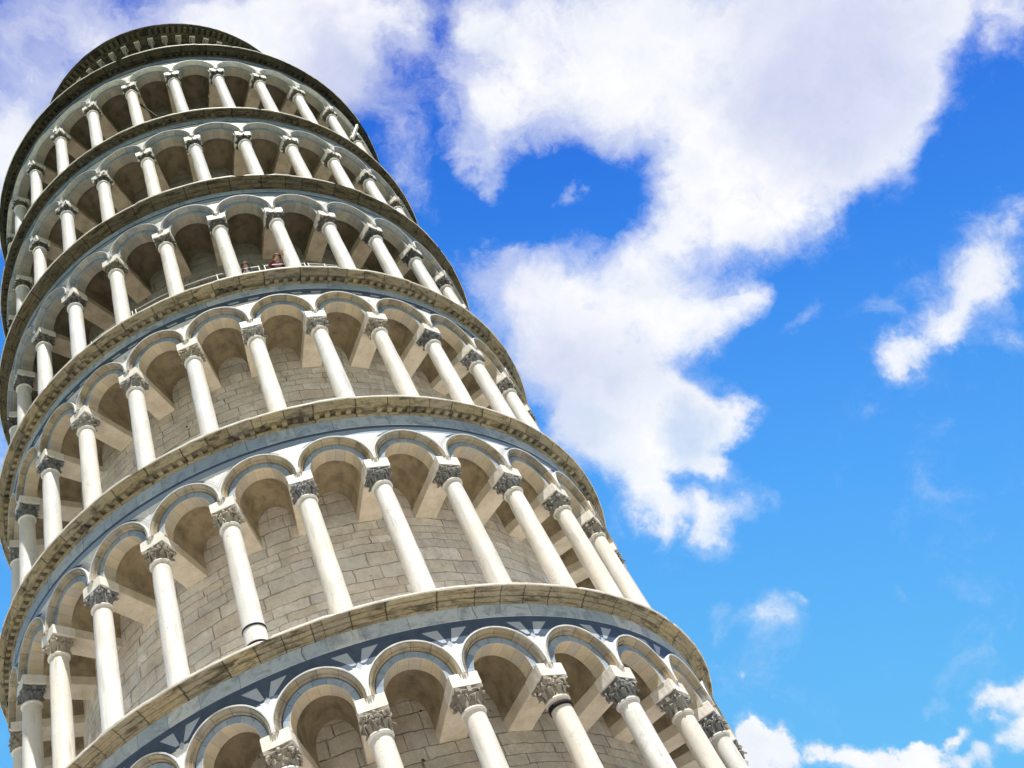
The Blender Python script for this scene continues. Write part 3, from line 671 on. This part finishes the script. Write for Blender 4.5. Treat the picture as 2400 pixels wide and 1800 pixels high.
    # ceiling above the vaults: a hidden sheet added only to keep light out
    cl = MB(); cl.lathe([(7.33, LIP[k] - Z0 - .10), (5.86, LIP[k] - Z0 - .10)], 90, smooth=False); link('light_block', cl.mesh('light_block', [M['vault']]), tower)

# ---- ground storey (below the picture): plain wall with engaged columns and its cornice
g = MB(); fl = FLOOR0 - Z0
g.lathe([(7.30, -1.5), (7.30, .5), (7.05, .55), (7.05, fl - .9), (7.3, fl - .85), (7.3, fl - .35), (7.45, fl - .3), (7.6, fl - .1), (7.684, fl - .06), (7.684, fl), (5.85, fl)], 240, smooth=False, uvr=7.2)
link('ground_storey', g.mesh('ground_storey', [M['wall']]), tower)
for i in range(15):
    a = PHASE[0] + 2 * pi / 15 * i
    if abs(wrap(a)) > radians(100): continue
    e = MB(); e.lathe([(.5, .5), (.5, .65), (.40, .8), (.36, fl - 1.5), (.36, fl - 1.4), (.52, fl - 1.0), (.52, fl - .85)], 20); e.add([], [])
    link('engaged_column', e.mesh('engaged_column', [M['column']]), tower, (7.12 * sin(a), -7.12 * cos(a), 0), a)

# ---- belfry: drum, little arches on consoles, toothed cornice
bz = 44.007 - Z0; bf = LIP[5] - Z0
d = MB(); d.lathe([(5.05, bf), (5.05, bz - .2)], 180, smooth=False, uvr=5.1)
bel = link('belfry', d.mesh('belfry', [M['wall']]), tower, color=(.3, .3, .28))
c = MB(); rnd = random.Random(77)
c.lathe([(5.05, bz - 1.0), (5.30, bz - .95), (5.34, bz - .40), (5.60, bz - .33), (5.66, bz - .28), (5.68, bz - .24), (5.68, bz - .09), (5.90, bz - .085), (5.96, bz - .075), (5.981, bz - .06), (5.981, bz), (5.0, bz + .02)], 300, smooth=False, uvr=5.7, jit=lambda i, j: (rnd.uniform(-.006, .006), rnd.uniform(-.005, .005)))
for i in range(150):
    a = 2 * pi * i / 150; c.box((5.78 * sin(a), -5.78 * cos(a), bz - .165), (.062, .125, .075), rot=Matrix.Rotation(a, 3, 'Z'), uv=(a * 5, .2))
link('cornice', c.mesh('belfry_cornice', [M['cornice']]), bel, color=(.24, .245, .23))
# corbels under the belfry cornice
cb = MB()
cb.box((0, -.02, .050), (.115, .185, .032), 1)
rows = []
for z, hw, dp in ((.015, .10, .17), (-.10, .085, .14), (-.25, .06, .09), (-.42, .035, .04), (-.52, .015, .01)):
    rows.append([(-hw, -dp, z), (hw, -dp, z), (hw, .2, z), (-hw, .2, z)])
cb.grid(rows, 0, closed=True, flip=True); cb.add(rows[-1], [[3, 2, 1, 0]])
CORB = cb.mesh('corbel', [M['capital'], M['pale']])
for i in range(60):
    a = 2 * pi * (i + .3) / 60
    if abs(wrap(a)) > radians(96): continue
    link('corbel', CORB, bel, (5.42 * sin(a), -5.42 * cos(a), bz - .47), a, color=(.85, .86, .82))
# small steps of the stair leading up on the top terrace
st = MB()
for q, (a0, zz) in enumerate(((-14, .10), (-11, .16), (-8, .22))):
    a = radians(a0); st.box((7.25 * sin(a), -7.25 * cos(a), bf + zz / 2), (.42, .22, zz / 2), rot=Matrix.Rotation(a, 3, 'Z'))
a = radians(3); st.box((7.3 * sin(a), -7.3 * cos(a), bf + .07), (.85, .18, .07), rot=Matrix.Rotation(a, 3, 'Z'))
link('terrace_kerb', st.mesh('terrace_kerb', [M['pale']]), tower)

# ---- iron and steel fittings fixed to the tower
def tow(deg, R, z): a = radians(deg); return Vector((R * sin(a), -R * cos(a), z))
r_ = MB(); r_.tube([tow(-7.85, 6.6, NECK[5] - Z0 + .62), tow(-3.0, 6.9, NECK[5] - Z0 - 1.75)], .03, 8)
link('tie_rod', r_.mesh('tie_rod', [M['iron']]), tower)
r_ = MB(); fz_ = LIP[4] - Z0
r_.tube([tow(33.0, 7.35, fz_ - .02), tow(33.6, 7.30, fz_ + .34), tow(35.8, 7.28, fz_ + .34), tow(36.2, 7.35, fz_ - .02)], .035, 8)
link('iron_bracket', r_.mesh('iron_bracket', [M['iron']]), tower)
r_ = MB(); z5 = NECK[5] - Z0
pa, pb = tow(58.8, 7.25, z5 - .55), tow(60.0, 7.62, z5 + .22)
dr = (pb - pa); r_.box((pa + pb) / 2, (.06, .04, dr.length / 2), rot=dr.to_track_quat('Z', 'Y').to_matrix())
link('projecting_marble_stub', r_.mesh('projecting_marble_stub', [M['pale']]), tower)
r_ = MB(); zl_ = NECK[2] - Z0
r_.tube([tow(-9.4, 5.9, zl_ + .50), tow(-9.4, 5.75 + .25, zl_ + .42), tow(-9.6, 6.03, zl_ + .2), tow(-9.5, 6.0, zl_ + .02)], [.03, .045, .06, .05], 8)
link('floodlight', r_.mesh('floodlight', [M['iron']]), tower)
# safety railing along the third gallery floor
fl3 = LIP[2] - Z0
rb = MB(); RR = 7.02
for zz in (1.24, .72):
    for (a0, a1) in ((-62, -19), (-18.2, -8), (-7.4, 8.8), (10.0, 18.6), (19.4, 30), (30.8, 60)):
        rb.tube([tow(a0 + (a1 - a0) * q / 10, RR, fl3 + zz) for q in range(11)], .016, 6)
for a0 in (-62, -54, -46, -38, -30, -19, -18.2, -8, -7.4, 0, 4.3, 8.8, 10.0, 18.6, 19.4, 23, 30, 30.8, 38, 46, 54, 60):
    rb.tube([tow(a0, RR, fl3), tow(a0, RR, fl3 + 1.26)], .02, 6)
link('railing', rb.mesh('railing', [M['rail']]), tower)

# ------------------------------------------------------------------ people on the gallery
skin = mat_plain('skin', (.50, .30, .22), .5); hair1 = mat_plain('brown_hair', (.10, .06, .035), .6)
red = mat_plain('dark_red_cloth', (.16, .025, .04), .8); grey = mat_plain('grey_cloth', (.30, .27, .26), .8); trou = mat_plain('dark_trousers', (.04, .045, .07), .8)
def person(label, deg, R, zf, h, shirt, elbow):
    """one continuous skinned body leaning forward over the railing, local -y points outwards"""
    s = h / 1.72
    J = {'hip': (0, .06, .93, .13), 'waist': (0, .03, 1.08, .115), 'chest': (0, -.03, 1.30, .14), 'neck': (0, -.09, 1.45, .055), 'head0': (0, -.12, 1.53, .07), 'head1': (0, -.14, 1.62, .092), 'head2': (0, -.13, 1.70, .06)}
    for sd_, sg in (('l', -1), ('r', 1)):
        J['sh' + sd_] = (sg * .17, -.04, 1.37, .055)
        J['el' + sd_] = (sg * .26, -.20, 1.17 + (elbow if sg > 0 or elbow < 0 else 0), .042)
        J['wr' + sd_] = (sg * .13, -.36, 1.15 + (elbow * 1.1 if sg > 0 or elbow < 0 else 0), .028)
        J['pa' + sd_] = (sg * .09, -.42, 1.15 + (elbow * 1.15 if sg > 0 or elbow < 0 else 0), .034)
        J['th' + sd_] = (sg * .09, .05, .84, .088); J['kn' + sd_] = (sg * .10, .02, .48, .058); J['an' + sd_] = (sg * .10, .06, .09, .038); J['to' + sd_] = (sg * .11, -.10, .04, .035)
    for q, dx in enumerate((-.028, -.010, .010, .028)):
        for sd_, sg in (('l', -1), ('r', 1)):
            x, y, z, _ = J['pa' + sd_]; J['f%d%s' % (q, sd_)] = (x + dx, y - .055, z - .004, .010); J['g%d%s' % (q, sd_)] = (x + dx * 1.1, y - (.085 + (.01 if q in (1, 2) else 0)), z - .03, .008)
    for sd_, sg in (('l', -1), ('r', 1)):
        x, y, z, _ = J['pa' + sd_]; J['t0' + sd_] = (x - sg * .04, y - .01, z - .01, .012); J['t1' + sd_] = (x - sg * .052, y - .045, z - .025, .009)
    E = [('hip', 'waist'), ('waist', 'chest'), ('chest', 'neck'), ('neck', 'head0'), ('head0', 'head1'), ('head1', 'head2')]
    for sd_ in 'lr':
        E += [('chest', 'sh' + sd_), ('sh' + sd_, 'el' + sd_), ('el' + sd_, 'wr' + sd_), ('wr' + sd_, 'pa' + sd_), ('pa' + sd_, 't0' + sd_), ('t0' + sd_, 't1' + sd_), ('hip', 'th' + sd_), ('th' + sd_, 'kn' + sd_), ('kn' + sd_, 'an' + sd_), ('an' + sd_, 'to' + sd_)]
        for q in range(4): E += [('pa' + sd_, 'f%d%s' % (q, sd_)), ('f%d%s' % (q, sd_), 'g%d%s' % (q, sd_))]
    names = list(J); me = bpy.data.meshes.new('person')
    me.from_pydata([(J[n][0] * s, J[n][1] * s, J[n][2] * s) for n in names], [(names.index(a_), names.index(b_)) for a_, b_ in E], [])
    for mt in (skin, shirt, trou): me.materials.append(mt)
    o = bpy.data.objects.new('person', me); COL.objects.link(o)
    sk = o.modifiers.new('skin', 'SKIN'); lay = me.skin_vertices[0]
    for n_, dv in zip(names, lay.data): r = J[n_][3] * s; dv.radius = (r, r * (.78 if n_ in ('chest', 'waist', 'hip') else 1)); dv.use_root = n_ == 'hip'
    sk.use_smooth_shade = True; o.modifiers.new('sub', 'SUBSURF').levels = 1
    dg = bpy.context.evaluated_depsgraph_get(); nm = bpy.data.meshes.new_from_object(o.evaluated_get(dg)); bpy.data.objects.remove(o)
    bmx = bmesh.new(); bmx.from_mesh(nm)
    for f in bmx.faces:
        cz = f.calc_center_median(); x, y, z = cz / s
        f.material_index = 0 if (z > 1.44 and y > -.30) or (y < -.36 and z > 1.0) else (1 if z > .93 else 2); f.smooth = True
    # face: nose, brow, lips and ears are raised on the head
    def blob(cx, cy, cz, r, sx, sy, sz):
        g_ = bmesh.ops.create_icosphere(bmx, subdivisions=2, radius=r * s)
        for v in g_['verts']: v.co = Vector((v.co.x * sx + cx * s, v.co.y * sy + cy * s, v.co.z * sz + cz * s))
    blob(0, -.232, 1.60, .014, .8, 1.2, 1.6); blob(0, -.222, 1.565, .014, 1.6, .6, .5); blob(-.09, -.13, 1.605, .018, .4, .8, 1.3); blob(.09, -.13, 1.605, .018, .4, .8, 1.3)
    blob(-.033, -.222, 1.628, .010, 1.2, .5, .6); blob(.033, -.222, 1.628, .010, 1.2, .5, .6)
    bmx.to_mesh(nm); bmx.free()
    p = tow(deg, R, zf); wp = LEAN @ p
    ob = bpy.data.objects.new('person', nm); COL.objects.link(ob); ob.location = wp; ob.rotation_euler = (0, 0, radians(deg))
    ob['label'] = label; ob['category'] = 'person'
    hm = MB(); hm.ball((0, -.125 * s, 1.675 * s), .108 * s, sc=(1.0, 1.08, .85), n=14, k=9)
    link('hair', hm.mesh('hair', [hair1]), ob)
    return ob
person('person in dark red top leaning on the gallery railing with one arm raised', 12.4, 6.86, fl3, 1.70, red, .22)
person('person showing only brown hair over the gallery edge at a column foot', 5.4, 6.84, fl3, 1.56, grey, -.18)

# ------------------------------------------------------------------ ground
gm, t, p = new_mat('pale_paving', 0.8, .2); gv = t.coord('Object'); br = t.n.new('ShaderNodeTexBrick')
t.put(br.inputs['Vector'], gv); br.inputs['Scale'].default_value = .8; br.inputs['Color1'].default_value = (.50, .46, .40, 1); br.inputs['Color2'].default_value = (.42, .39, .34, 1); br.inputs['Mortar'].default_value = (.2, .19, .17, 1)
setc(t, p, t.mix(t.noise(gv, .7, 6), br.outputs[0], (.52, .48, .42)))
lm, t, p = new_mat('grass_lawn', 0.9, .1); gv = t.coord('Object'); setc(t, p, t.mix(t.noise(gv, .3, 8), (.045, .085, .02), (.09, .13, .035)))
def disc(name, r0, r1, z, m, kind):
    b = MB(); b.lathe([(r1, z), (r0, z)], 96, smooth=False); return link(name, b.mesh(name, [m]), kind=kind)
disc('paving', 0.01, 45, 0.0, gm, 'structure'); disc('ground', 0.01, 3000, -.02, lm, 'structure')  # unseen ground; paving made pale and wide to bounce light up
